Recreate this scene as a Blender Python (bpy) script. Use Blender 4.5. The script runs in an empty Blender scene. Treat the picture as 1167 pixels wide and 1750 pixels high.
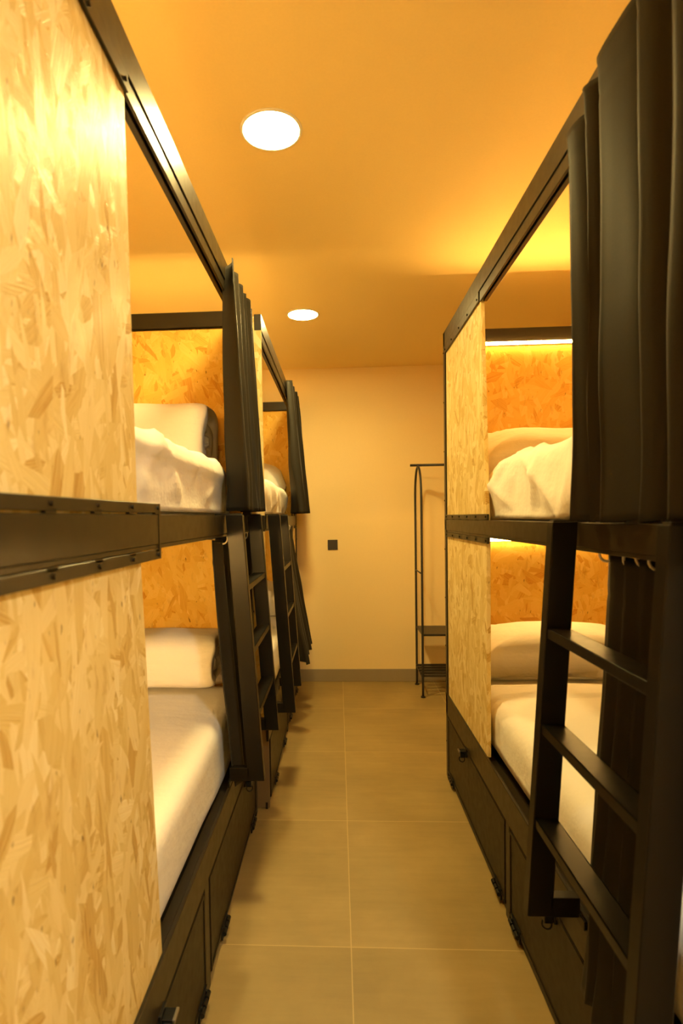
import bpy, bmesh, math, random
from mathutils import Vector, Matrix, noise

S = bpy.context.scene
COL = S.collection
PI = math.pi

# ------------------------------------------------------------------ materials
def new_mat(name):
    m = bpy.data.materials.new(name); m.use_nodes = True
    nt = m.node_tree
    return m, nt, nt.nodes['Principled BSDF']

def nd(nt, typ, **kw):
    n = nt.nodes.new(typ)
    for k, v in kw.items():
        setattr(n, k, v)
    return n

def math_node(nt, op, a, b=None):
    n = nd(nt, 'ShaderNodeMath', operation=op)
    for i, v in enumerate((a, b)):
        if v is None: continue
        if isinstance(v, (int, float)): n.inputs[i].default_value = v
        else: nt.links.new(v, n.inputs[i])
    return n.outputs[0]

def mix_col(nt, fac, a, b, blend='MIX'):
    n = nd(nt, 'ShaderNodeMix', data_type='RGBA', blend_type=blend)
    for i, v in ((0, fac), (6, a), (7, b)):
        if isinstance(v, (int, float)): n.inputs[i].default_value = v
        elif isinstance(v, tuple): n.inputs[i].default_value = (*v, 1)
        else: nt.links.new(v, n.inputs[i])
    return n.outputs[2]

def ramp(nt, fac, stops, interp='LINEAR'):
    r = nd(nt, 'ShaderNodeValToRGB'); cr = r.color_ramp; cr.interpolation = interp
    while len(cr.elements) < len(stops): cr.elements.new(0.5)
    for e, (p, c) in zip(cr.elements, stops):
        e.position = p; e.color = (*c, 1) if len(c) == 3 else c
    nt.links.new(fac, r.inputs[0])
    return r.outputs[0]

def bump(nt, bsdf, height, strength, dist=0.002):
    b = nd(nt, 'ShaderNodeBump'); b.inputs['Strength'].default_value = strength
    b.inputs['Distance'].default_value = dist
    nt.links.new(height, b.inputs['Height']); nt.links.new(b.outputs[0], bsdf.inputs['Normal'])

def noise_tex(nt, vec, scale, detail=3, rough=.5):
    n = nd(nt, 'ShaderNodeTexNoise')
    n.inputs['Scale'].default_value = scale; n.inputs['Detail'].default_value = detail
    n.inputs['Roughness'].default_value = rough
    if vec is not None: nt.links.new(vec, n.inputs['Vector'])
    return n

def osb(name, angles, stops, rough=.42, seed=0.0):
    """oriented strand board: several layers of long rotated flakes, the topmost flake wins"""
    m, nt, b = new_mat(name)
    tc = nd(nt, 'ShaderNodeTexCoord')
    oi = nd(nt, 'ShaderNodeObjectInfo')
    sep = nd(nt, 'ShaderNodeSeparateXYZ'); nt.links.new(tc.outputs['Object'], sep.inputs[0])
    u = math_node(nt, 'ADD', sep.outputs[0], sep.outputs[1])
    u = math_node(nt, 'ADD', u, math_node(nt, 'MULTIPLY', oi.outputs['Random'], 37.0))
    cmb = nd(nt, 'ShaderNodeCombineXYZ'); nt.links.new(u, cmb.inputs[0]); nt.links.new(sep.outputs[2], cmb.inputs[1])
    base = cmb.outputs[0]
    wob = noise_tex(nt, base, 7.0, 2)
    sub = nd(nt, 'ShaderNodeVectorMath', operation='SUBTRACT'); nt.links.new(wob.outputs['Color'], sub.inputs[0]); sub.inputs[1].default_value = (.5, .5, .5)
    scl = nd(nt, 'ShaderNodeVectorMath', operation='SCALE'); nt.links.new(sub.outputs[0], scl.inputs[0]); scl.inputs['Scale'].default_value = .018
    add = nd(nt, 'ShaderNodeVectorMath', operation='ADD'); nt.links.new(base, add.inputs[0]); nt.links.new(scl.outputs[0], add.inputs[1])
    pri = val = grn = None
    for i, (ang, sx, sy, w) in enumerate(angles):
        mp = nd(nt, 'ShaderNodeMapping'); mp.vector_type = 'TEXTURE'
        mp.inputs['Rotation'].default_value = (0, 0, math.radians(ang))
        mp.inputs['Location'].default_value = (seed + i * 3.17, i * 1.93, 0)
        mp.inputs['Scale'].default_value = (1 / sx, 1 / sy, 1)
        nt.links.new(add.outputs[0], mp.inputs[0])
        vo = nd(nt, 'ShaderNodeTexVoronoi', voronoi_dimensions='2D'); vo.inputs['Scale'].default_value = 1.0
        vo.inputs['Randomness'].default_value = .95
        nt.links.new(mp.outputs[0], vo.inputs['Vector'])
        sc = nd(nt, 'ShaderNodeSeparateColor'); nt.links.new(vo.outputs['Color'], sc.inputs[0])
        st = nd(nt, 'ShaderNodeVectorMath', operation='MULTIPLY'); nt.links.new(mp.outputs[0], st.inputs[0]); st.inputs[1].default_value = (9, .55, 1)
        gr = noise_tex(nt, st.outputs[0], 1.0, 3, .6)
        p = math_node(nt, 'MULTIPLY', sc.outputs[1], w)
        if pri is None:
            pri, val, grn = p, sc.outputs[0], gr.outputs[0]
        else:
            g = math_node(nt, 'ADD', math_node(nt, 'DIVIDE', math_node(nt, 'SUBTRACT', p, pri), .045), .5)
            g.node.use_clamp = True
            for nm in ('val', 'grn'):
                mx = nd(nt, 'ShaderNodeMix', data_type='FLOAT')
                nt.links.new(g, mx.inputs[0])
                nt.links.new(val if nm == 'val' else grn, mx.inputs[2])
                nt.links.new(sc.outputs[0] if nm == 'val' else gr.outputs[0], mx.inputs[3])
                if nm == 'val': val = mx.outputs[0]
                else: grn = mx.outputs[0]
            pri = math_node(nt, 'MAXIMUM', p, pri)
    f = math_node(nt, 'ADD', math_node(nt, 'MULTIPLY', val, .80), math_node(nt, 'MULTIPLY', grn, .62))
    f = math_node(nt, 'SUBTRACT', f, .21)
    col = ramp(nt, f, stops)
    br = nd(nt, 'ShaderNodeVectorMath', operation='MULTIPLY'); nt.links.new(add.outputs[0], br.inputs[0]); br.inputs[1].default_value = (26, 9, 1)
    brn = noise_tex(nt, br.outputs[0], 1.0, 4, .65)
    brown = ramp(nt, brn.outputs[0], [(.58, (0, 0, 0)), (.74, (1, 1, 1))])
    col = mix_col(nt, math_node(nt, 'MULTIPLY', brown, .5), col, (.42, .22, .045))
    # resin specks and dark gaps between flakes
    sp = nd(nt, 'ShaderNodeVectorMath', operation='MULTIPLY'); nt.links.new(add.outputs[0], sp.inputs[0]); sp.inputs[1].default_value = (62, 24, 1)
    spn = noise_tex(nt, sp.outputs[0], 1.0, 2, .6)
    dark = ramp(nt, spn.outputs[0], [(.685, (0, 0, 0)), (.75, (1, 1, 1))])
    col = mix_col(nt, math_node(nt, 'MULTIPLY', dark, .75), col, (.14, .06, .012))
    nt.links.new(col, b.inputs['Base Color'])
    b.inputs['Roughness'].default_value = rough
    b.inputs['Specular IOR Level'].default_value = .07
    h = math_node(nt, 'ADD', math_node(nt, 'MULTIPLY', pri, .9), math_node(nt, 'MULTIPLY', grn, .8))
    bump(nt, b, h, .55, .003)
    return m

def metal_paint(name, col, rough=.38, var=.25, spec=.4):
    m, nt, b = new_mat(name)
    tc = nd(nt, 'ShaderNodeTexCoord')
    n = noise_tex(nt, tc.outputs['Object'], 6, 4, .6)
    c = mix_col(nt, n.outputs[0], tuple(x * (1 - var) for x in col), tuple(x * (1 + var) for x in col))
    nt.links.new(c, b.inputs['Base Color'])
    n2 = noise_tex(nt, tc.outputs['Object'], 30, 3)
    r = math_node(nt, 'ADD', math_node(nt, 'MULTIPLY', n2.outputs[0], .16), rough - .08)
    nt.links.new(r, b.inputs['Roughness'])
    b.inputs['Specular IOR Level'].default_value = spec
    bump(nt, b, n2.outputs[0], .05, .001)
    return m

def plain(name, col, rough=.6, bscale=60, bstr=.06, metallic=0.0, spec=.5):
    m, nt, b = new_mat(name)
    tc = nd(nt, 'ShaderNodeTexCoord')
    n = noise_tex(nt, tc.outputs['Object'], bscale, 4, .6)
    c = mix_col(nt, n.outputs[0], tuple(x * .96 for x in col), tuple(min(1, x * 1.04) for x in col))
    nt.links.new(c, b.inputs['Base Color'])
    b.inputs['Roughness'].default_value = rough; b.inputs['Metallic'].default_value = metallic
    b.inputs['Specular IOR Level'].default_value = spec
    if bstr: bump(nt, b, n.outputs[0], bstr, .002)
    return m

def cotton(name, col):
    m, nt, b = new_mat(name)
    tc = nd(nt, 'ShaderNodeTexCoord')
    a = noise_tex(nt, tc.outputs['Object'], 5, 5, .62)
    st = nd(nt, 'ShaderNodeVectorMath', operation='MULTIPLY'); nt.links.new(tc.outputs['Object'], st.inputs[0]); st.inputs[1].default_value = (3, 9, 14)
    w = noise_tex(nt, st.outputs[0], 1, 3, .55)
    h = math_node(nt, 'ADD', math_node(nt, 'MULTIPLY', a.outputs[0], .7), math_node(nt, 'MULTIPLY', w.outputs[0], .5))
    b.inputs['Base Color'].default_value = (*col, 1)
    b.inputs['Roughness'].default_value = .8; b.inputs['Specular IOR Level'].default_value = .2
    b.inputs['Sheen Weight'].default_value = .1
    bump(nt, b, h, .5, .02)
    return m

def emit(name, col, strength):
    m = bpy.data.materials.new(name); m.use_nodes = True
    nt = m.node_tree; nt.nodes.clear()
    o = nd(nt, 'ShaderNodeOutputMaterial'); e = nd(nt, 'ShaderNodeEmission')
    e.inputs[0].default_value = (*col, 1); e.inputs[1].default_value = strength
    nt.links.new(e.outputs[0], o.inputs[0])
    return m

def floor_mat():
    m, nt, b = new_mat('porcelain_floor_tiles')
    tc = nd(nt, 'ShaderNodeTexCoord'); sep = nd(nt, 'ShaderNodeSeparateXYZ')
    nt.links.new(tc.outputs['Object'], sep.inputs[0])
    lines = []; ids = []
    for k, off in ((0, .025), (1, 1.878)):
        v = math_node(nt, 'DIVIDE', math_node(nt, 'SUBTRACT', sep.outputs[k], off), .8)
        fl = math_node(nt, 'FLOOR', v); ids.append(fl)
        fr = math_node(nt, 'SUBTRACT', v, fl)
        d = math_node(nt, 'MINIMUM', fr, math_node(nt, 'SUBTRACT', 1.0, fr))
        lines.append(math_node(nt, 'LESS_THAN', d, .0022))
    grout = math_node(nt, 'MAXIMUM', lines[0], lines[1])
    cid = nd(nt, 'ShaderNodeCombineXYZ'); nt.links.new(ids[0], cid.inputs[0]); nt.links.new(ids[1], cid.inputs[1])
    wn = nd(nt, 'ShaderNodeTexWhiteNoise', noise_dimensions='3D'); nt.links.new(cid.outputs[0], wn.inputs['Vector'])
    sh = nd(nt, 'ShaderNodeVectorMath', operation='SCALE'); nt.links.new(wn.outputs['Color'], sh.inputs[0]); sh.inputs['Scale'].default_value = 9
    ad = nd(nt, 'ShaderNodeVectorMath', operation='ADD'); nt.links.new(sh.outputs[0], ad.inputs[0]); nt.links.new(tc.outputs['Object'], ad.inputs[1])
    a = noise_tex(nt, ad.outputs[0], 2.2, 7, .62)
    st = nd(nt, 'ShaderNodeVectorMath', operation='MULTIPLY'); nt.links.new(ad.outputs[0], st.inputs[0]); st.inputs[1].default_value = (3, 26, 3)
    s2 = noise_tex(nt, st.outputs[0], 1, 5, .65)
    f = math_node(nt, 'ADD', math_node(nt, 'MULTIPLY', a.outputs[0], .75), math_node(nt, 'MULTIPLY', s2.outputs[0], .25))
    c = ramp(nt, f, [(.3, FLOOR_D), (.55, FLOOR_M), (.75, FLOOR_L)])
    c = mix_col(nt, math_node(nt, 'MULTIPLY', grout, .5), c, GROUT)
    nt.links.new(c, b.inputs['Base Color'])
    r = math_node(nt, 'ADD', math_node(nt, 'MULTIPLY', a.outputs[0], .2), .42)
    nt.links.new(r, b.inputs['Roughness'])
    h = math_node(nt, 'SUBTRACT', math_node(nt, 'MULTIPLY', s2.outputs[0], .15), grout)
    bump(nt, b, h, .15, .001)
    return m

def curtain_mat():
    m, nt, b = new_mat('charcoal_blackout_cloth')
    tc = nd(nt, 'ShaderNodeTexCoord')
    n = noise_tex(nt, tc.outputs['Object'], 220, 2)
    c = mix_col(nt, n.outputs[0], tuple(x * .85 for x in CURTAIN), tuple(x * 1.15 for x in CURTAIN))
    nt.links.new(c, b.inputs['Base Color'])
    b.inputs['Roughness'].default_value = .55
    b.inputs['Specular IOR Level'].default_value = .18
    b.inputs['Sheen Weight'].default_value = .04; b.inputs['Sheen Roughness'].default_value = .4
    bump(nt, b, n.outputs[0], .08, .001)
    return m

# colours (albedo)
FLOOR_D, FLOOR_M, FLOOR_L = (.235, .17, .062), (.33, .24, .09), (.41, .30, .12)
GROUT = (.66, .48, .22)
CURTAIN = (.017, .0155, .0115)
DOWN_COL, DOWN_STR = (1.0, .73, .25), 345
HALL_COL, HALL_STR = (1.0, .93, .70), 560
LED_COL, LED_STR = (1.0, .57, .15), 260

OSB_COLS = [(.0, (.44, .25, .055)), (.10, (.54, .36, .11)), (.22, (.64, .48, .18)), (.5, (.70, .555, .24)), (.8, (.77, .63, .32)), (1, (.84, .74, .46))]
M_OSB = osb('strand_board_pale', [(4, 32, 7.5, 1), (-17, 30, 9, 1), (28, 34, 10, .97), (-45, 36, 13, .95), (68, 34, 13, .90), (10, 70, 14, .98), (-77, 50, 19, .87)], OSB_COLS, .40)
OSB_HEAD = [(.0, (.52, .23, .03)), (.12, (.64, .34, .055)), (.25, (.72, .44, .085)), (.5, (.76, .49, .10)), (.8, (.80, .54, .13)), (1, (.84, .60, .18))]
M_OSBH = osb('strand_board_warm', [(8, 26, 9, 1), (-35, 26, 9, 1), (52, 28, 9, .98), (-68, 28, 10, .96), (24, 50, 14, .97), (85, 30, 10, .93), (-12, 60, 18, .92)], OSB_HEAD, .5, 5.3)
M_METAL = metal_paint('black_painted_steel', (.019, .014, .0065), .34, .2, .3)
M_LADDER = metal_paint('black_ladder_steel', (.006, .005, .0032), .34, .2, .22)
M_DOOR = metal_paint('black_sheet_steel', (.016, .012, .006), .40, .2, .2)
M_BOLT = metal_paint('bolt_steel', (.008, .008, .008), .35, .2, .3)
M_LATCH = plain('latch_steel', (.32, .29, .25), .35, 90, .02, .9)
M_HOOK = plain('pale_plastic_hook', (.62, .58, .50), .4, 90, .02)
M_WALL = plain('cream_wall_paint', (.88, .71, .38), .75, 120, .03, 0, .3)
M_CEIL = plain('cream_ceiling_paint', (.92, .73, .33), .8, 120, .02, 0, .3)
M_BASE = plain('grey_tile_skirting', (.30, .25, .17), .5, 20, .03)
M_SHEET = cotton('white_cotton', (.82, .80, .77))
M_DUVET = cotton('white_duvet_cotton', (.84, .81, .77))
M_CURT = curtain_mat()
M_KICK = plain('shaded_brown_board', (.17, .105, .042), .5, 30, .05)  # lower footboard: the ladder's shade is put into this darker brown
M_RACK = plain('matt_black_tube', (.022, .020, .018), .45, 60, .02)
M_SWITCH = plain('black_plastic', (.03, .028, .026), .35, 60, .0)
M_TRIM = plain('white_lamp_trim', (.8, .78, .74), .5, 60, .0)
M_FLOOR = floor_mat()
M_DOWN = emit('downlight_diffuser_glow', DOWN_COL, DOWN_STR)
M_HALL = emit('entrance_light_glow', HALL_COL, HALL_STR)
M_LED_BRIGHT = emit('warm_led_glow_bright', LED_COL, LED_STR * 2.8)
M_LED_SOFT = emit('warm_led_glow_soft', LED_COL, LED_STR * .3)
M_LED = emit('warm_led_glow', LED_COL, LED_STR)

# ------------------------------------------------------------------ mesh helpers
class MB:
    def __init__(self): self.bm = bmesh.new()
    def box(self, x0, x1, y0, y1, z0, z1, bev=.0015, seg=1):
        x0, x1 = sorted((x0, x1)); y0, y1 = sorted((y0, y1)); z0, z1 = sorted((z0, z1))
        t = bmesh.new(); bmesh.ops.create_cube(t, size=1)
        for v in t.verts:
            v.co = Vector((x0 + (v.co.x + .5) * (x1 - x0), y0 + (v.co.y + .5) * (y1 - y0), z0 + (v.co.z + .5) * (z1 - z0)))
        bev = min(bev, .45 * min(x1 - x0, y1 - y0, z1 - z0))
        if bev > 0:
            bmesh.ops.bevel(t, geom=list(t.edges), offset=bev, segments=seg, affect='EDGES', profile=.5)
        self._join(t); return self
    def hexa(self, p, bev=.0015):
        """8 corners: bottom 4 (ccw) then top 4"""
        t = bmesh.new(); vs = [t.verts.new(q) for q in p]
        for f in ((3, 2, 1, 0), (4, 5, 6, 7), (0, 1, 5, 4), (1, 2, 6, 5), (2, 3, 7, 6), (3, 0, 4, 7)):
            t.faces.new([vs[i] for i in f])
        bmesh.ops.recalc_face_normals(t, faces=t.faces)
        if bev > 0: bmesh.ops.bevel(t, geom=list(t.edges), offset=bev, segments=1, affect='EDGES')
        self._join(t); return self
    def cyl(self, c, axis, r, h, seg=16, r2=None):
        t = bmesh.new(); bmesh.ops.create_cone(t, cap_ends=True, segments=seg, radius1=r, radius2=r if r2 is None else r2, depth=h)
        q = Vector((0, 0, 1)).rotation_difference(Vector(axis))
        bmesh.ops.transform(t, matrix=Matrix.Translation(Vector(c)) @ q.to_matrix().to_4x4(), verts=t.verts)
        self._join(t); return self
    def tube(self, pts, r, seg=10, closed=False):
        pts = [Vector(p) for p in pts]; n = len(pts); t = bmesh.new(); rings = []
        up = None
        for i, p in enumerate(pts):
            a = pts[(i - 1) % n] if (closed or i > 0) else p
            b = pts[(i + 1) % n] if (closed or i < n - 1) else p
            d = (b - a).normalized()
            if up is None:
                up = d.orthogonal().normalized()
            up = (up - d * up.dot(d)).normalized(); w = d.cross(up)
            rings.append([t.verts.new(p + (up * math.cos(k * 2 * PI / seg) + w * math.sin(k * 2 * PI / seg)) * r) for k in range(seg)])
        m = n if closed else n - 1
        for i in range(m):
            A, B = rings[i], rings[(i + 1) % n]
            for k in range(seg):
                t.faces.new((A[k], A[(k + 1) % seg], B[(k + 1) % seg], B[k]))
        if not closed:
            t.faces.new(list(reversed(rings[0]))); t.faces.new(rings[-1])
        self._join(t); return self
    def _join(self, t):
        me = bpy.data.meshes.new('tmp'); t.to_mesh(me); t.free()
        self.bm.from_mesh(me); bpy.data.meshes.remove(me)
    def build(self, name, mat, parent=None, smooth=False, origin=None):
        me = bpy.data.meshes.new(name)
        o = bpy.data.objects.new(name, me); COL.objects.link(o)
        org = Vector((0, 0, 0))
        if parent is not None:
            o.parent = parent
            q = parent
            while q is not None: org += q.location; q = q.parent
        if origin is not None:
            o.location = Vector(origin) - org; org = Vector(origin)
        bmesh.ops.translate(self.bm, vec=-org, verts=self.bm.verts)
        bmesh.ops.recalc_face_normals(self.bm, faces=self.bm.faces)
        self.bm.to_mesh(me); self.bm.free()
        me.materials.append(mat)
        if smooth:
            for p in me.polygons: p.use_smooth = True
        return o

def grid_bm(nu, nv, fn, thick=0.0):
    """open grid surface; thick > 0 closes it into a thin solid"""
    mb = MB(); bm = mb.bm
    P = [[Vector(fn(i / (nu - 1), j / (nv - 1))) for j in range(nv)] for i in range(nu)]
    def normal(i, j):
        a = P[min(i + 1, nu - 1)][j] - P[max(i - 1, 0)][j]; b = P[i][min(j + 1, nv - 1)] - P[i][max(j - 1, 0)]
        n = a.cross(b); return n.normalized() if n.length > 1e-9 else Vector((0, 0, 1))
    A = [[bm.verts.new(P[i][j]) for j in range(nv)] for i in range(nu)]
    for i in range(nu - 1):
        for j in range(nv - 1):
            bm.faces.new((A[i][j], A[i + 1][j], A[i + 1][j + 1], A[i][j + 1]))
    if thick:
        B = [[bm.verts.new(P[i][j] - normal(i, j) * thick) for j in range(nv)] for i in range(nu)]
        for i in range(nu - 1):
            for j in range(nv - 1):
                bm.faces.new((B[i][j + 1], B[i + 1][j + 1], B[i + 1][j], B[i][j]))
        for i in range(nu - 1):
            bm.faces.new((A[i + 1][0], A[i][0], B[i][0], B[i + 1][0]))
            bm.faces.new((A[i][-1], A[i + 1][-1], B[i + 1][-1], B[i][-1]))
        for j in range(nv - 1):
            bm.faces.new((A[0][j], A[0][j + 1], B[0][j + 1], B[0][j]))
            bm.faces.new((A[-1][j + 1], A[-1][j], B[-1][j], B[-1][j + 1]))
    return mb

def thing(name, label, cat, loc, group=None):
    o = bpy.data.objects.new(name, None); COL.objects.link(o)
    o.empty_display_size = .1; o.location = loc
    return tag(o, label, cat, group)
def tag(o, label, cat, group=None):
    o['label'] = label; o['category'] = cat
    if group: o['group'] = group
    return o
def struct(o):
    o['kind'] = 'structure'; return o
def nz(x, y, z=0.0): return noise.noise(Vector((x, y, z)))

# ------------------------------------------------------------------ room shell
XWL, XWR, YB, YF, ZC = -1.46, 1.63, 4.99, -1.3, 2.775
struct(MB().box(XWL - .1, XWR + .1, YF - .1, YB + .1, -.1, 0, 0).build('floor', M_FLOOR))
struct(MB().box(XWL - .1, XWR + .1, YF - .1, YB + .1, ZC, ZC + .1, 0).build('ceiling', M_CEIL))
struct(MB().box(XWL - .1, XWR + .1, YB, YB + .1, 0, ZC, 0).build('wall_back', M_WALL))
struct(MB().box(XWL - .1, XWR + .1, YF - .1, YF, 0, ZC, 0).build('wall_front', M_WALL))
struct(MB().box(XWL - .1, XWL, YF, YB, 0, ZC, 0).build('wall_left', M_WALL))
struct(MB().box(XWR, XWR + .1, YF, YB, 0, ZC, 0).build('wall_right', M_WALL))
struct(MB().box(XWL, XWR, YB - .012, YB, 0, .11, .002).build('baseboard_back', M_BASE))

# ------------------------------------------------------------------ downlights
def downlight(y, label, x=-.205, mat=None):
    z = ZC
    t = thing('downlight', label, 'ceiling light', (x, y, z), None if mat else 'round ceiling downlights along the corridor')
    ring = MB(); bm = ring.bm; N = 48
    prof = [(.093, -.001), (.0955, -.005), (.102, -.004), (.105, 0)]
    vs = [[bm.verts.new((x + r * math.cos(k * 2 * PI / N), y + r * math.sin(k * 2 * PI / N), z + dz)) for k in range(N)] for r, dz in prof]
    for a in range(len(prof)):
        A, B = vs[a], vs[(a + 1) % len(prof)]
        for k in range(N): bm.faces.new((A[k], A[(k + 1) % N], B[(k + 1) % N], B[k]))
    ring.build('trim_ring', M_TRIM, t, True)
    MB().cyl((x, y, z - .002), (0, 0, 1), .094, .003, 48).build('diffuser', mat or M_DOWN, t)
downlight(1.93, 'large glowing round downlight in the ceiling above the near beds')
downlight(3.66, 'smaller-looking glowing round downlight in the ceiling towards the far wall')
downlight(-.45, 'whiter round downlight in the ceiling of the entrance, outside the picture', .80, M_HALL)

# ------------------------------------------------------------------ bunk beds
def board(mb_name, parent, xa, xb, pts_yz, mat):
    """OSB side board: outline in y,z with thickness along x"""
    a = [(xa, y, z) for y, z in pts_yz]; b = [(xb, y, z) for y, z in pts_yz]
    return MB().hexa(a + b, .001).build(mb_name, mat, parent)

def storage_door(parent, X, s, y0, y1, z0, z1, latch_y, hinges):
    d = MB()
    d.box(X - s * .012, X + s * .003, y0, y1, z0, z1, .001)
    # raised border of the sheet
    for (a, b, c, e) in ((y0, y1, z1 - .016, z1 - .003), (y0, y1, z0 + .003, z0 + .016), (y0 + .003, y0 + .016, z0, z1), (y1 - .016, y1 - .003, z0, z1)):
        d.box(X + s * .0025, X + s * .006, a, b, c, e, .001)
    door = d.build('storage_door', M_DOOR, parent)
    l = MB(); zl = z1 - .012
    l.box(X + s * .003, X + s * .010, latch_y - .022, latch_y + .022, zl - .020, zl + .020, .001)
    l.box(X + s * .010, X + s * .040, latch_y - .017, latch_y + .017, zl + .004, zl + .009, .001)
    l.box(X + s * .010, X + s * .034, latch_y - .014, latch_y + .014, zl - .024, zl - .001, .002)
    l.build('latch', M_BOLT, door)
    k = MB(); k.box(X + s * .034, X + s * .041, latch_y - .018, latch_y + .018, zl + .002, zl + .010, .001)
    k.build('latch_lip', M_LATCH, door)
    r = MB(); c = Vector((X + s * .024, latch_y, zl - .034))
    r.tube([c + Vector((.012 * math.sin(a) * s, .004 * math.sin(a), .014 * math.cos(a))) for a in [i * 2 * PI / 18 for i in range(18)]], .0026, 8, True)
    r.build('pull_ring', M_BOLT, door, True)
    for hy in hinges:
        h = MB()
        h.box(X + s * .002, X + s * .008, hy - .045, hy + .045, z0 - .022, z0 + .022, .001)
        for q in (-.03, 0, .03): h.cyl((X + s * .012, hy + q, z0), (0, 1, 0), .008, .024, 12)
        for q in (-.03, .03): h.cyl((X + s * .009, hy + q, z0 + .014), (1, 0, 0), .004, .004, 8)
        h.build('hinge', M_BOLT, door)

def led_strip(t, xa, xb, y, d, z, mat=None):
    """warm strip with single diodes, facing d along y"""
    xa, xb = sorted((xa, xb)); nn = int((xb - xa) / .0125)
    strip = MB().box(xa, xb, y, y - d * .006, z - .010, z + .008, .0005).build('light_strip', M_TRIM, t)
    L = MB()
    for i in range(nn):
        x = xa + (i + .5) * (xb - xa) / nn
        L.box(x - .005, x + .005, y - d * .0005, y + d * .0025, z - .009, z + .007, 0)
    L.build('led_diodes', mat or M_LED, strip)

def bunk(label, X, s, y0, y1, zm0, zm1, zk0, zk1, panels, doors, post_ends, foot=False, led=True, bar_y=None, ztop=2.47, track=None, plate=None, top_plate=None, led_end='head', foot_low=True, foot_led=(None, None)):
    """X = corridor face, s = +1 when the corridor lies towards +x"""
    bx = XWL + .02 if s > 0 else XWR - .02
    t = thing('bunk_bed', label, 'bunk bed', ((X + bx) / 2, (y0 + y1) / 2, 0))
    I = lambda d: X - s * d                                   # d metres into the bed from its corridor face
    # posts on the corridor side and at the wall
    for y in post_ends:
        p = MB().box(I(0), I(.04), y, y + .04, 0, ztop, .002)
        for k in range(9): p.cyl((I(-.001), y + .03, .2 + k * .27), (1, 0, 0), .004, .004, 8)
        p.build('post', M_METAL, t)
    for y in (y0, y1 - .04):
        MB().box(bx, bx + s * .04, y, y + .04, 0, ztop, .002).build('post', M_METAL, t)
    # top rail with its hidden wall twin
    r = MB().box(I(0), I(.035), y0, y1, 2.392, ztop, .0015)
    r.build('top_rail', M_METAL, t)
    MB().box(bx, bx + s * .035, y0, y1, ztop - .07, ztop, .0015).build('top_rail', M_METAL, t)
    # curtain track below the top rail
    ta, tb = track
    k = MB()
    k.box(I(.004), I(.012), ta, tb, 2.350, 2.392, .001)
    k.box(I(.020), I(.035), ta, tb, 2.350, 2.392, .001)
    k.box(I(.004), I(.035), ta, tb, 2.388, 2.3935, .0005)
    k.build('curtain_track', M_METAL, t)
    # middle rail
    m = MB().box(I(0), I(.03), y0, y1, zm0 + .010, zm1, .0015)
    m.box(I(.002), I(.06), y0, y1, zm0, zm0 + .010, .001)
    m.build('middle_rail', M_METAL, t)
    MB().box(bx, bx + s * .03, y0, y1, zm0, zm1, .0015).build('middle_rail', M_METAL, t)
    # slat base carrying the mattresses
    for zz in (zm0 + .01, zk1 - .06):
        MB().box(I(.045), bx + s * .04, y0 + .045, y1 - .045, zz, zz + .02, .001).build('mattress_base', M_METAL, t)
    # boards on the corridor side, with bolted strips above and below the middle rail
    for (pts) in panels['upper']: board('side_board', t, I(.008), I(.024), pts, M_OSB)
    for (pts) in panels['lower']: board('side_board', t, I(.008), I(.024), pts, M_OSB)
    pa, pb = plate
    b = MB(); slot = .0035 if s > 0 else .001
    b.box(I(-.001), I(.007), pa, pb, zm1 + slot, zm1 + .025, .001)
    b.box(I(-.001), I(.007), pa, pb, zm0 - .024, zm0 - slot * .35, .001)
    n = int((pb - pa) / .2) + 1
    for i in range(n + 1):
        y = pa + .02 + (pb - pa - .04) * i / n
        b.box(I(-.001), I(.006), y - .016, y + .016, zm1 + .0005, zm1 + .006, 0).box(I(-.001), I(.006), y - .016, y + .016, zm0 - .006, zm0 - .0005, 0)
        for z in (zm1 + .0145, zm0 - .0135): b.cyl((I(-.003), y, z), (1, 0, 0), .0045, .006, 10)
    b.box(I(-.0015), I(.004), pb - .012, pb, zm0 - .024, zm1 + .025, .0005)
    b.build('joint_plate', M_METAL, t)
    if top_plate:
        ga, gb = top_plate
        g = MB().box(I(-.001), I(.007), ga, gb, 2.352, 2.392, .001)
        n = int((gb - ga) / .2) + 1
        for i in range(n + 1):
            g.cyl((I(-.003), ga + .02 + (gb - ga - .04) * i / n, 2.366), (1, 0, 0), .0045, .006, 10)
        g.build('joint_plate', M_METAL, t)
    # kick rail and the storage fronts below the lower bed
    q = MB().box(I(0), I(.012), y0, y1, zk0, zk1, .0015)
    q.box(I(.012), I(.05), y0, y1, zk1 - .03, zk1 - .022, .001)
    q.build('kick_rail', M_METAL, t)
    MB().box(I(.010), I(.022), y0, y1, 0, .034, .001).build('base_rail', M_METAL, t)
    MB().box(bx, bx + s * .03, y0, y1, zk0, zk1, .0015).build('kick_rail', M_METAL, t)
    for (a, c, ly, hs) in doors: storage_door(t, I(.004), s, a, c, .036, zk0 - .004, ly, hs)
    for (a0, a1) in zip(doors[:-1], doors[1:]):
        MB().box(I(.001), I(.02), a0[1] + .004, a1[0] - .004, 0, zk0, .001).build('divider', M_METAL, t)
    # head end: boards, bars and warm light strips
    by = bar_y
    for za, zb in ((zm1, ztop - .085), (zk1 - .05, zm0 - .035)):
        MB().box(I(.042), bx, by, by + .016, za, zb, .001).build('headboard', M_OSBH, t)
    for za, zb in ((ztop - .075, ztop - .002), (zm0 - .035, zm0 + .01)):
        MB().box(I(.042), bx, by - .006, by + .02, za, zb, .0015).build('headboard_bar', M_METAL, t)
        if led_end == 'head': led_strip(t, I(.06), bx + s * .03, by - .011, -1, za - .008)
    # foot end
    fy = y0 + .002
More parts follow.
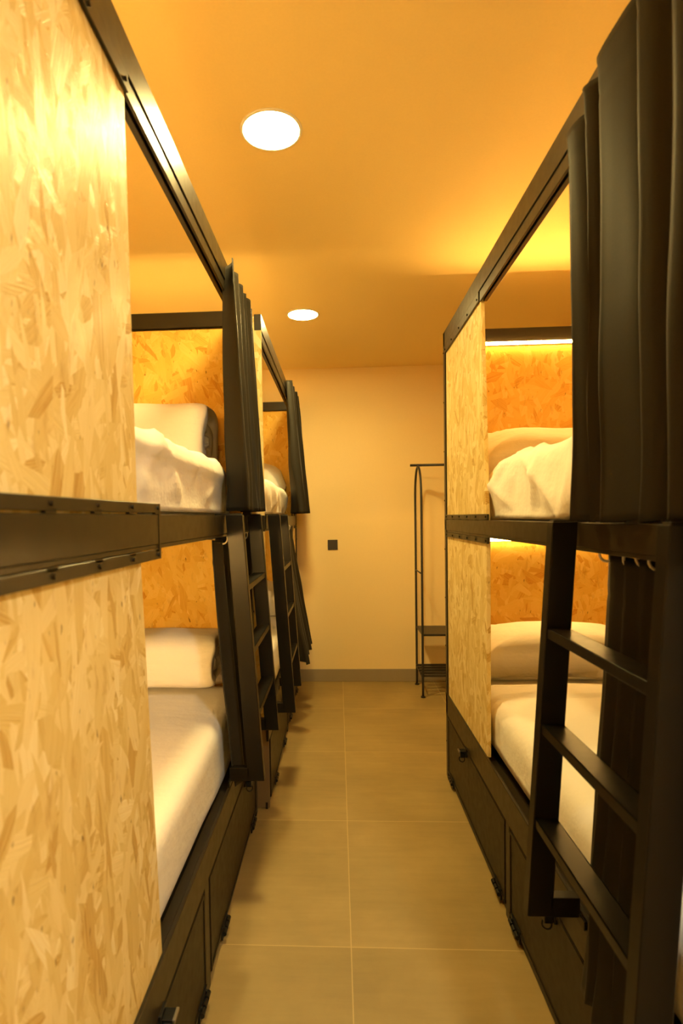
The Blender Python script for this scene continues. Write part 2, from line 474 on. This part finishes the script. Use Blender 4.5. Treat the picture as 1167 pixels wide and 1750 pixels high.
    for za, zb in ((zm1, ztop - .01), (zk1, zm0)):
        if za < zm1 and not foot_low: continue
        MB().box(I(.001 if foot else .042), bx, fy, fy + .016, za if za else .02, zb, .001).build('footboard', M_OSB, t)
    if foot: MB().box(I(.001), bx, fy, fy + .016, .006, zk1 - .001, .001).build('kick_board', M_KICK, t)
    for za, zb in ((ztop - .062, ztop - .003), (zm0 - .04, zm0 + .01)):
        MB().box(I(.042), bx, fy + .016, fy + .028, za, zb, .0015).build('foot_bar', M_METAL, t)
        if led_end == 'foot': led_strip(t, I(.06), bx + s * .03, fy + .034, 1, za - .008, foot_led[0 if za > zm1 else 1])
    return t

L_X, R_X, L2_X = -.42, .595, -.362
LZ = (1.402, 1.482); RZ = (1.376, 1.446)
bunk('black steel bunk bed on the left nearest the camera, closed by large strand-board sheets', L_X, 1, .42, 2.745, *LZ, .345, .45,
     {'upper': [[(.46, 1.47), (1.186, 1.47), (1.170, 2.40), (.46, 2.40)]], 'lower': [[(.46, .446), (1.275, .446), (1.197, 1.41), (.46, 1.41)]]},
     [(.66, 1.655, 1.235, (.95, 1.60)), (1.715, 2.695, 2.395, (1.92, 2.58))], (.42, 2.705), bar_y=2.72, track=(1.17, 2.70), plate=(.46, 1.312), top_plate=(.46, 1.172), led_end='foot', foot_led=(None, M_LED_BRIGHT))
bunk('black steel bunk bed on the right with strand board at its far end', R_X, -1, .80, 3.172, *RZ, .355, .47,
     {'upper': [[(2.322, 1.435), (3.135, 1.435), (3.135, 2.40), (2.392, 2.40)]], 'lower': [[(2.325, .466), (3.135, .466), (3.135, 1.39), (2.318, 1.39)]]},
     [(.98, 2.005, 1.59, (1.1, 1.93)), (2.055, 3.125, 2.68, (2.15, 3.02))], (.80, 3.132), bar_y=3.11, track=(.84, 2.39), plate=(2.272, 3.132), top_plate=(2.392, 3.132), foot_low=False)
bunk('black steel bunk bed on the left farthest from the camera, against the back wall', L2_X, 1, 2.778, 4.93, *LZ, .345, .45,
     {'upper': [[(4.80, 1.47), (4.885, 1.47), (4.885, 2.40), (4.80, 2.40)]], 'lower': [[(4.80, .446), (4.885, .446), (4.885, 1.41), (4.80, 1.41)]]},
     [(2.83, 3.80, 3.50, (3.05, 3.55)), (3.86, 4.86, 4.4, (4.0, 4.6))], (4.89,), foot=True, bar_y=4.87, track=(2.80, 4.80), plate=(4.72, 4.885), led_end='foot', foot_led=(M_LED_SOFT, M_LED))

# ------------------------------------------------------------------ ladders
def ladder(label, X, s, y0, y1, zt, zb):
    t = thing('bunk_ladder', label, 'ladder', (X + s * .1, (y0 + y1) / 2, zb), 'bunk bed ladders')
    fx = lambda z: X + s * (.068 + (.132 - .068) * (zt - z) / (zt - zb))     # corridor-side edge of the uprights
    D, T = .062, .036
    for y in (y0, y1 - T):
        st = MB()
        p = []
        for z in (zb, zt):
            p += [(fx(z), y, z), (fx(z) - s * D, y, z), (fx(z) - s * D, y + T, z), (fx(z), y + T, z)]
        st.hexa(p, .002); st.build('stile', M_LADDER, t)
        h = MB()
        h.box(X - s * .036, fx(zt) - s * .004, y + .004, y + T - .004, zt - .001, zt + .004, .001)
        h.box(X - s * .036, X - s * .0315, y + .004, y + T - .004, zt - .05, zt + .003, .001)
        h.build('hook', M_LADDER, t)
        k = MB().box(X + s * .002, fx(zb) - s * D + s * .004, y, y + .03, zb, zb + .05, .001)
        k.box(X + s * .001, X + s * .006, y - .03, y + .06, zb - .012, zb + .012, .001)
        k.cyl((X + s * .008, y + .045, zb), (1, 0, 0), .006, .006, 10)
        k.build('bracket', M_LADDER, t)
    for i in range(3):
        z = zb + (zt - zb) * (.255 + .24 * i)
        x = fx(z) - s * .003
        r = MB().box(x, x - s * .054, y0 + T - .001, y1 - T + .001, z - .003, z, .001)
        r.box(x, x - s * .004, y0 + T - .001, y1 - T + .001, z - .024, z, .001)
        r.box(x - s * .050, x - s * .054, y0 + T - .001, y1 - T + .001, z - .024, z, .001)
        r.build('rung', M_LADDER, t)
    return t
ladder('black steel ladder hooked on the nearest left bunk', L_X, 1, 2.06, 2.60, 1.484, .485)
ladder('black steel ladder hooked on the far left bunk by the back wall', L2_X, 1, 2.84, 3.33, 1.484, .470)
ladder('black steel ladder hooked on the right bunk, cut off by the picture edge', R_X, -1, .92, 1.445, 1.449, .455)

# ------------------------------------------------------------------ mattresses and bedding
def soft_box(x0, x1, y0, y1, z0, z1, r, amp, seed, cuts=10, taper=0.0):
    mb = MB(); t = bmesh.new(); bmesh.ops.create_cube(t, size=1)
    bmesh.ops.subdivide_edges(t, edges=list(t.edges), cuts=cuts, use_grid_fill=True)
    cx, cy, cz = (x0 + x1) / 2, (y0 + y1) / 2, (z0 + z1) / 2
    hx, hy, hz = abs(x1 - x0) / 2, abs(y1 - y0) / 2, abs(z1 - z0) / 2
    def warp(q, h):                               # put more rows near the edges
        k = 2 * q; return math.copysign(abs(k) ** .55, k) * h if h > .3 else k * h
    for v in t.verts:
        p = Vector((warp(v.co.x, hx), warp(v.co.y, hy), warp(v.co.z, hz)))
        c = Vector((max(-hx + r, min(hx - r, p.x)), max(-hy + r, min(hy - r, p.y)), max(-hz + r, min(hz - r, p.z))))
        d = p - c
        if d.length > 1e-6: p = c + d.normalized() * min(d.length, r) if d.length > r else p
        n = nz(p.x * 4 + seed, p.y * 4, p.z * 6) * amp
        p += (d.normalized() if d.length > 1e-6 else Vector((0, 0, 1))) * n
        v.co = Vector((cx, cy, cz)) + p
    mb._join(t)
    return mb

def mattress(label, X, s, y0, y1, z0, z1, back=.044):
    bx = XWL + .065 if s > 0 else XWR - .065
    mb = soft_box(X - s * back, bx, y0, y1, z0, z1, .05, .006, X * 7 + z0, 14)
    o = mb.build('mattress', M_SHEET, None, True, (X - s * .5, (y0 + y1) / 2, z0))
    return tag(o, label, 'mattress', 'mattresses in the bunk beds')
mattress('white-sheeted mattress of the lower left bunk nearest the camera', L_X, 1, .47, 2.70, .412, .672)
mattress('mattress of the upper left bunk nearest the camera, mostly under white bedding', L_X, 1, .47, 2.70, 1.434, 1.60, .085)
mattress('mattress of the lower right bunk under a tucked white sheet', R_X, -1, .85, 3.08, .432, .672, .062)
mattress('mattress of the upper right bunk, mostly under a white duvet', R_X, -1, .85, 3.08, 1.408, 1.59, .085)
mattress('white-sheeted mattress of the lower bunk at the far left', L2_X, 1, 2.83, 4.83, .412, .672)
mattress('mattress of the upper bunk at the far left behind the curtain', L2_X, 1, 2.83, 4.83, 1.434, 1.60, .085)

def pillow(label, x0, x1, y0, y1, z0, z1, tilt=0.0, seed=1.0):
    cx, cy, cz = (x0 + x1) / 2, (y0 + y1) / 2, (z0 + z1) / 2
    hx, hy, hz = (x1 - x0) / 2, (y1 - y0) / 2, (z1 - z0) / 2
    mb = MB(); t = bmesh.new(); bmesh.ops.create_cube(t, size=2)
    bmesh.ops.subdivide_edges(t, edges=list(t.edges), cuts=18, use_grid_fill=True)
    R = Matrix.Rotation(tilt, 3, 'X')
    for v in t.verts:
        a, b, c = v.co
        n = (abs(a) ** 4.5 + abs(b) ** 4.5) ** (1 / 4.5)
        edge = max(abs(a), abs(b)); m = max(edge, abs(c))
        k = max(1e-6, 1 - min(1, edge) ** 3.6) ** .5
        # project onto a pillow: full in the middle, pinched seam all round, pointed corners
        if abs(c) >= edge - 1e-6:
            p = Vector((a * hx, b * hy, (hz * 1.7 * k if c > 0 else -hz * .3 * k) - hz * .7))
        else:
            p = Vector((a * hx, b * hy, c * hz * .05 - hz * .7))
        w = nz(p.x * 5 + seed, p.y * 6, p.z * 5 + seed) * .012 + nz(p.x * 14 + seed, p.y * 14, 0) * .004
        p += Vector((0, 0, 1 if c >= 0 else -.3)) * w * (1 if abs(c) > .9 else .3)
        v.co = Vector((cx, cy, cz)) + R @ p
    bmesh.ops.remove_doubles(t, verts=t.verts, dist=1e-5)
    lo = min(v.co.z for v in t.verts)
    bmesh.ops.translate(t, vec=(0, 0, z0 + .001 - lo), verts=t.verts)
    mb._join(t)
    o = mb.build('pillow', M_SHEET, None, True, (cx, cy, z0))
    return tag(o, label, 'pillow', 'pillows at the bed heads')
pillow('plump white pillow lying at the head of the lower right bunk', .66, 1.50, 2.66, 3.075, .674, .885, .12, 2.2)
pillow('plump white pillow at the head of the upper right bunk, under the lit strip',   .665, 1.40, 2.66, 3.06, 1.592, 1.845, .33, 5.1)
pillow('white pillow at the head of the upper bunk at the far left', -1.2, -.44, 4.42, 4.84, 1.60, 1.88, .3, 7.7)
pillow('white pillow at the head of the lower bunk at the far left', -1.2, -.44, 4.42, 4.84, .672, .92, .15, 9.7)

def rolled(label, xa, xb, y0, y1, z0, z1, turns, th, seed):
    """a duvet rolled up: a thick spiral drawn out along x, its open end towards the corridor (xb)"""
    cy, cz = (y0 + y1) / 2, (z0 + z1) / 2; hy, hz = (y1 - y0) / 2, (z1 - z0) / 2
    N = 150; NX = 34
    mb = MB(); bm = mb.bm
    def sq(a, ry, rz):
        c, s_ = math.cos(a), math.sin(a); e = .62
        return Vector((0, ry * math.copysign(abs(c) ** e, c), rz * math.copysign(abs(s_) ** e, s_)))
    rings = []
    for ix in range(NX + 1):
        f = ix / NX
        f = f if f < .5 else .5 + .5 * math.sin((f - .5) / .5 * PI / 2)
        x = xa + (xb - xa) * f
        endk = math.sqrt(max(0.0, 1 - max(0.0, (f - .93) / .07) ** 2))
        ring_o, ring_i = [], []
        for i in range(N + 1):
            q = i / N; a = -PI * .35 + 2 * PI * turns * (1 - q)
            sh = (turns * 2 * PI * (1 - q)) / (2 * PI)
            k = .18 + .82 * q
            ry, rz = hy * k, hz * k
            c = sq(a, ry, rz)
            nrm = Vector((0, c.y / max(ry, 1e-4) ** 1, c.z / max(rz, 1e-4))).normalized()
            half = th * .5 * (.45 + .55 * endk)
            wv = nz(x * 5 + seed, q * 9, seed) * .008 + nz(x * 2.5, q * 22 + seed, 3) * .004
            xo = nz(q * 14 + seed, 3.1, seed) * .028 * f - (1 - q) * .03 * f
            base = Vector((x + xo, cy, cz)) + c - nrm * th * .5 + nrm * wv
            ring_o.append(bm.verts.new(base + nrm * half)); ring_i.append(bm.verts.new(base - nrm * half))
        rings.append(ring_o + list(reversed(ring_i)))
    M = len(rings[0])
    for A, B in zip(rings[:-1], rings[1:]):
        for k in range(M):
            bm.faces.new((A[k], A[(k + 1) % M], B[(k + 1) % M], B[k]))
    for Rg, fl in ((rings[0], 1), (rings[-1], 0)):
        for i in range(N):
            qd = (Rg[i], Rg[i + 1], Rg[M - 2 - i], Rg[M - 1 - i])
            bm.faces.new(qd if fl else tuple(reversed(qd)))
    zmin = min(v.co.z for v in bm.verts)
    bmesh.ops.translate(bm, vec=(0, 0, z0 - zmin + .001), verts=bm.verts)
    o = mb.build('rolled_duvet', M_DUVET, None, True, (xb, cy, z0))
    return tag(o, label, 'duvet')
rolled('white duvet rolled up at the head of the lower left bunk nearest the camera', -1.38, -.545, 2.34, 2.712, .672, .985, 2.4, .066, 1.3)
rolled('white duvet folded into a thick block at the head of the upper left bunk', -1.38, -.565, 2.36, 2.712, 1.60, 2.03, 2.6, .075, 4.4)

def spread(label, X, s, y0, y1, zh, zc, depth, seed, lip=True, wr=.02, end_round=.08, crease=.012):
    """a crumpled duvet lying on the mattress and hanging over its corridor side"""
    xf = X - s * .046
    LV = zc - zh; R = .05
    Ltot = LV + R * .6 + depth
    def fn(u, v):
        y = y0 + (y1 - y0) * u
        d = v * Ltot
        edge = min(1, min(u, 1 - u) * (y1 - y0) / end_round); edge = math.sin(edge * PI / 2)
        zcrest = zh + LV * (.80 + .20 * edge) + .014 * nz(y * 3 + seed, 1.3)
        if d < LV - R:
            z = zh + (zcrest - R - zh) * d / (LV - R); xin = 0.0; nx, nzv = 1, .1
        elif d < LV - R + R * PI / 2:
            a = (d - LV + R) / R
            z = zcrest - R + R * math.sin(a); xin = R * (1 - math.cos(a)); nx, nzv = math.cos(a), math.sin(a)
        else:
            e = d - (LV - R + R * PI / 2); xin = R + e; z = zcrest - .05 * min(1, e / .25) - .03 * nz(y * 5, e * 5, seed) ; nx, nzv = 0, 1
        w = wr * nz(y * 4.2 + seed, z * 5 + xin * 4, seed) + wr * .6 * nz(y * 9 + z * 6, z * 4 - y * 3, seed + 4) + .08 * wr * nz(y * 18, z * 15 + xin * 16, seed + 8)
        # long creases pulled across the cloth
        c1 = 1 - abs(nz(y * 2.6 + z * 2.4 + seed, z * 1.6 - y * 1.1 + xin, seed + 9)) * 3.2
        c2 = 1 - abs(nz(y * 2.2 - z * 3.4 + seed, z * 1.2 + y * .8 + xin * 1.5, seed + 15)) * 3.6
        w += crease * edge * (max(0, c1) ** 2 + .8 * max(0, c2) ** 2 - .5)
        if lip and d < LV:
            h = (z - zh) / LV
            cut = .74 - .16 * u + .03 * nz(y * 6, seed)
            w += .020 / (1 + math.exp(-(h - cut) * 60)) - .012
        w -= .010 * math.exp(-((z - zh) / .03) ** 2)
        bulge = .018 * math.sin(PI * min(1, max(0, (z - zh) / max(.05, LV))))
        w = max(w + (bulge if nx > .5 else 0), -.004)
        return (xf - s * xin + s * w * nx, y, z + w * nzv)
    mb = grid_bm(90, 64, fn, .02 * (1 if s > 0 else -1))
    o = mb.build('duvet', M_DUVET, None, True, (xf, (y0 + y1) / 2, zh))
    return tag(o, label, 'duvet')
spread('crumpled white duvet hanging over the edge of the upper left bunk nearest the camera', L_X, 1, .52, 2.33, 1.492, 1.705, .75, 3.1, wr=.012)
spread('crumpled white duvet hanging over the edge of the upper right bunk', R_X, -1, .90, 2.40, 1.452, 1.70, .80, 8.2, lip=False, wr=.022, crease=.018)
spread('crumpled white duvet on the upper bunk at the far left beside the curtain', L2_X, 1, 2.86, 4.30, 1.492, 1.70, .75, 12.5, lip=False)

def top_sheet(label, X, s, y0, y1, z0, z1):
    """flat sheet over the mattress with a turned-down hem at the pillow end"""
    xf = X - s * .046; R = .06; W = .86
    LV = z1 - z0
    def fn(u, v):
        y = y0 + (y1 - y0) * u; d = v * (LV + W)
        if d < LV - R: z = z0 + d; xin = 0; nx, nv = 1, 0
        elif d < LV - R + R * PI / 2:
            a = (d - LV + R) / R; z = z1 - R + R * math.sin(a); xin = R * (1 - math.cos(a)); nx, nv = math.cos(a), math.sin(a)
        else: z = z1; xin = R + d - (LV - R + R * PI / 2); nx, nv = 0, 1
        w = .003 * nz(y * 5, xin * 6 + z * 9, 2.2) + .004 * nz(y * 3 + z * 8, z * 3 + xin, 6)
        w += .011 / (1 + math.exp(-(y - (y1 - .15)) * 300)) + .004
        w += .007 * max(0, 1 - abs(nz(y * 1.6 + z * 5 + 3, z * 3 - y * 1.2 + xin * 2, 4.4)) * 4) ** 2
        if nx > .5: w *= .7
        return (xf - s * xin + s * w * nx, y, z + w * nv)
    o = grid_bm(110, 40, fn, -.004 * s * -1 if s > 0 else -.004).build('flat_sheet', M_SHEET, None, True, (xf, (y0 + y1) / 2, z0))
    return tag(o, label, 'bed sheet')
top_sheet('white flat sheet tucked over the lower right bunk with a turned-down hem', R_X, -1, .87, 2.57, .50, .680)

# ------------------------------------------------------------------ curtains
def curtain(label, yt, yb, z0, z1, xt, xb, folds, amp, seed, s, hooks=0, sway=1.0, fine=.5, rise=0.0):
    """yt, yb: (near, far) ends at top and hem; xt, xb: mean x at top and hem; amp: (top, hem) pleat depth"""
    NU, NV = folds * 14 + 1, 56
    def fn(u, v):
        v0 = v
        ph = 2 * PI * folds * (u + .045 * math.sin(2 * PI * 1.3 * u + seed) + .02 * math.sin(2 * PI * 3.1 * u + seed * 2)) + .9 * sway * nz(u * 3 + seed, v * 1.6, seed) * min(1, v * 3)
        a = amp[0] + (amp[1] - amp[0]) * v ** .8
        a *= .75 + .5 * nz(u * folds * .9 + seed, v * .7, 2.2) + .25
        x = xt + (xb - xt) * v ** 1.2
        vy = v ** .6
        y = (yt[0] + (yt[1] - yt[0]) * u) * (1 - vy) + (yb[0] + (yb[1] - yb[0]) * u) * vy
        z = z1 + (z0 - z1) * v + rise * min(1, (1 - u) / .45) * (1 - v) + .006 * math.sin(ph * .5 + seed) * (1 - v)
        dx = a * (math.sin(ph) + .22 * math.sin(2 * ph + seed))
        dy = .30 * a * math.sin(2 * ph) * fine
        dx += .012 * nz(u * 4 + seed, v * 4, 5) * v
        if abs(v - .085) < .012: dx -= s * .0015                        # stitched heading
        z += .006 * nz(u * 9, seed) * v
        return (x + dx, y + dy, z)
    mb = grid_bm(NU, NV, fn, .003)
    cyb = (yt[0] + yt[1]) / 2
    o = mb.build('curtain', M_CURT, None, True, (xt, cyb, z0))
    tag(o, label, 'curtain', 'charcoal bunk curtains')
    for i in range(hooks):
        u = (i + .5) / hooks
        p = Vector(fn(u, .02))
        h = MB(); c = p + Vector((0, 0, .004))
        pts = [c + Vector((s * (.020 * math.sin(a) + .004), .006 * math.cos(a), .022 - .022 * math.cos(a))) for a in [k * PI / 8 for k in range(-2, 10)]]
        h.tube(pts, .0032, 8); h.build('hook', M_HOOK, o, True)
    return o
curtain('charcoal curtain drawn aside on the upper left bunk nearest the camera', (2.13, 2.74), (2.09, 2.70), 1.500, 2.446, -.404, -.372, 6, (.024, .040), 1.7, 1)
curtain('charcoal curtain behind the ladder of the lower left bunk nearest the camera', (2.10, 2.68), (2.08, 2.66), .455, 1.392, -.470, -.398, 5, (.018, .020), 3.9, 1, hooks=5)
curtain('charcoal curtain drawn aside on the far upper left bunk', (4.08, 4.62), (4.06, 4.66), 1.50, 2.462, -.345, -.295, 3, (.03, .060), 6.1, 1)
curtain('charcoal curtain flaring out on the far lower left bunk', (3.75, 4.55), (3.75, 4.55), .475, 1.392, -.385, -.262, 4, (.02, .055), 8.3, 1, hooks=4)
curtain('long charcoal curtain gathered on the upper right bunk', (.83, 1.425), (.83, 1.335), 1.452, 2.368, .574, .566, 6, (.017, .032), 11.4, -1, rise=.10)
curtain('charcoal curtain behind the ladder of the right lower bunk, hung on pale hooks', (1.06, 1.36), (1.06, 1.34), .33, 1.368, .648, .566, 4, (.018, .012), 14.2, -1, hooks=6, sway=2.0)

# ------------------------------------------------------------------ clothes rack by the back wall
rk = thing('clothes_rack', 'slim black metal clothes rack with shelf by the back wall', 'clothes rack', (1.0, 4.71, 0))
for x in (.668, 1.36):
    ya, yb_, zt = 4.535, 4.885, 1.885
    pts = [(x, ya, .006)]
    for k in range(12): pts.append((x, ya, .15 + k * (1.60 - .15) / 11))
    for k in range(1, 16):
        a = PI - k * PI / 16
        pts.append((x, (ya + yb_) / 2 + (yb_ - ya) / 2 * math.cos(a), 1.60 + (zt - .012 - 1.60) * math.sin(a) ** .9))
    for k in range(12): pts.append((x, yb_, 1.60 - k * (1.60 - .15) / 11))
    pts.append((x, yb_, .006))
    MB().tube(pts, .0095, 10).tube([(x, ya, 1.0), (x, yb_, 1.0)], .006, 8).build('loop_leg', M_RACK, rk, True)
    for y in (ya, yb_): MB().cyl((x, y, .006), (0, 0, 1), .018, .010, 16).build('foot', M_RACK, rk)
MB().tube([(.605, 4.71, 1.885), (1.0, 4.71, 1.885), (1.42, 4.71, 1.885)], .0105, 12).build('hanging_rail', M_RACK, rk, True)
MB().box(.668, 1.36, 4.535, 4.885, .497, .515, .002).build('shelf', M_RACK, rk)
sh = MB()
for i in range(5):
    y = 4.545 + i * .0825
    sh.box(.66, 1.368, y - .008, y + .008, .165, .183, .002)
for x in (.668, 1.36): sh.box(x - .006, x + .006, 4.535, 4.885, .155, .167, .001)
sh.build('shoe_shelf', M_RACK, rk)

# ------------------------------------------------------------------ switch on the back wall
sw = thing('wall_switch', 'small black square switch plate on the cream back wall', 'switch', (-.048, YB, 1.22))
MB().box(-.092, -.004, YB - .008, YB, 1.176, 1.266, .002).build('cover_plate', M_SWITCH, sw)
MB().box(-.076, -.020, YB - .012, YB - .0075, 1.192, 1.250, .0015).build('rocker', M_SWITCH, sw)

# ------------------------------------------------------------------ camera
F, H = 961.0, 1.47
yaw, pitch, roll = .05, .032, .016
f = Vector((-math.sin(yaw) * math.cos(pitch), math.cos(yaw) * math.cos(pitch), -math.sin(pitch)))
r = Vector((math.cos(yaw), math.sin(yaw), 0)); u = r.cross(f)
r2 = math.cos(roll) * r - math.sin(roll) * u; u2 = math.sin(roll) * r + math.cos(roll) * u
cam = bpy.data.cameras.new('camera'); co = bpy.data.objects.new('camera', cam); COL.objects.link(co)
co.matrix_world = Matrix(((r2.x, u2.x, -f.x, 0), (r2.y, u2.y, -f.y, 0), (r2.z, u2.z, -f.z, H), (0, 0, 0, 1)))
cam.sensor_fit = 'AUTO'; cam.sensor_width = 36; cam.lens = F / 1750 * 36
cam.shift_x = .030924; cam.shift_y = .022588
cam.clip_start = .05
cam.dof.use_dof = True; cam.dof.focus_distance = 2.9; cam.dof.aperture_fstop = 3.5
S.camera = co

# ------------------------------------------------------------------ world and view
w = bpy.data.worlds.new('world'); S.world = w; w.use_nodes = True
w.node_tree.nodes['Background'].inputs[0].default_value = (1, .8, .55, 1)
w.node_tree.nodes['Background'].inputs[1].default_value = 0.0
S.view_settings.view_transform = 'Standard'; S.view_settings.look = 'None'
S.view_settings.exposure = 0.05; S.view_settings.gamma = 1.0; S.view_settings.use_curve_mapping = False
S.cycles.use_denoising = True
S.cycles.max_bounces = 14; S.cycles.diffuse_bounces = 8; S.cycles.glossy_bounces = 4
S.cycles.sample_clamp_indirect = 8.0
S.cycles.caustics_reflective = False; S.cycles.caustics_refractive = False
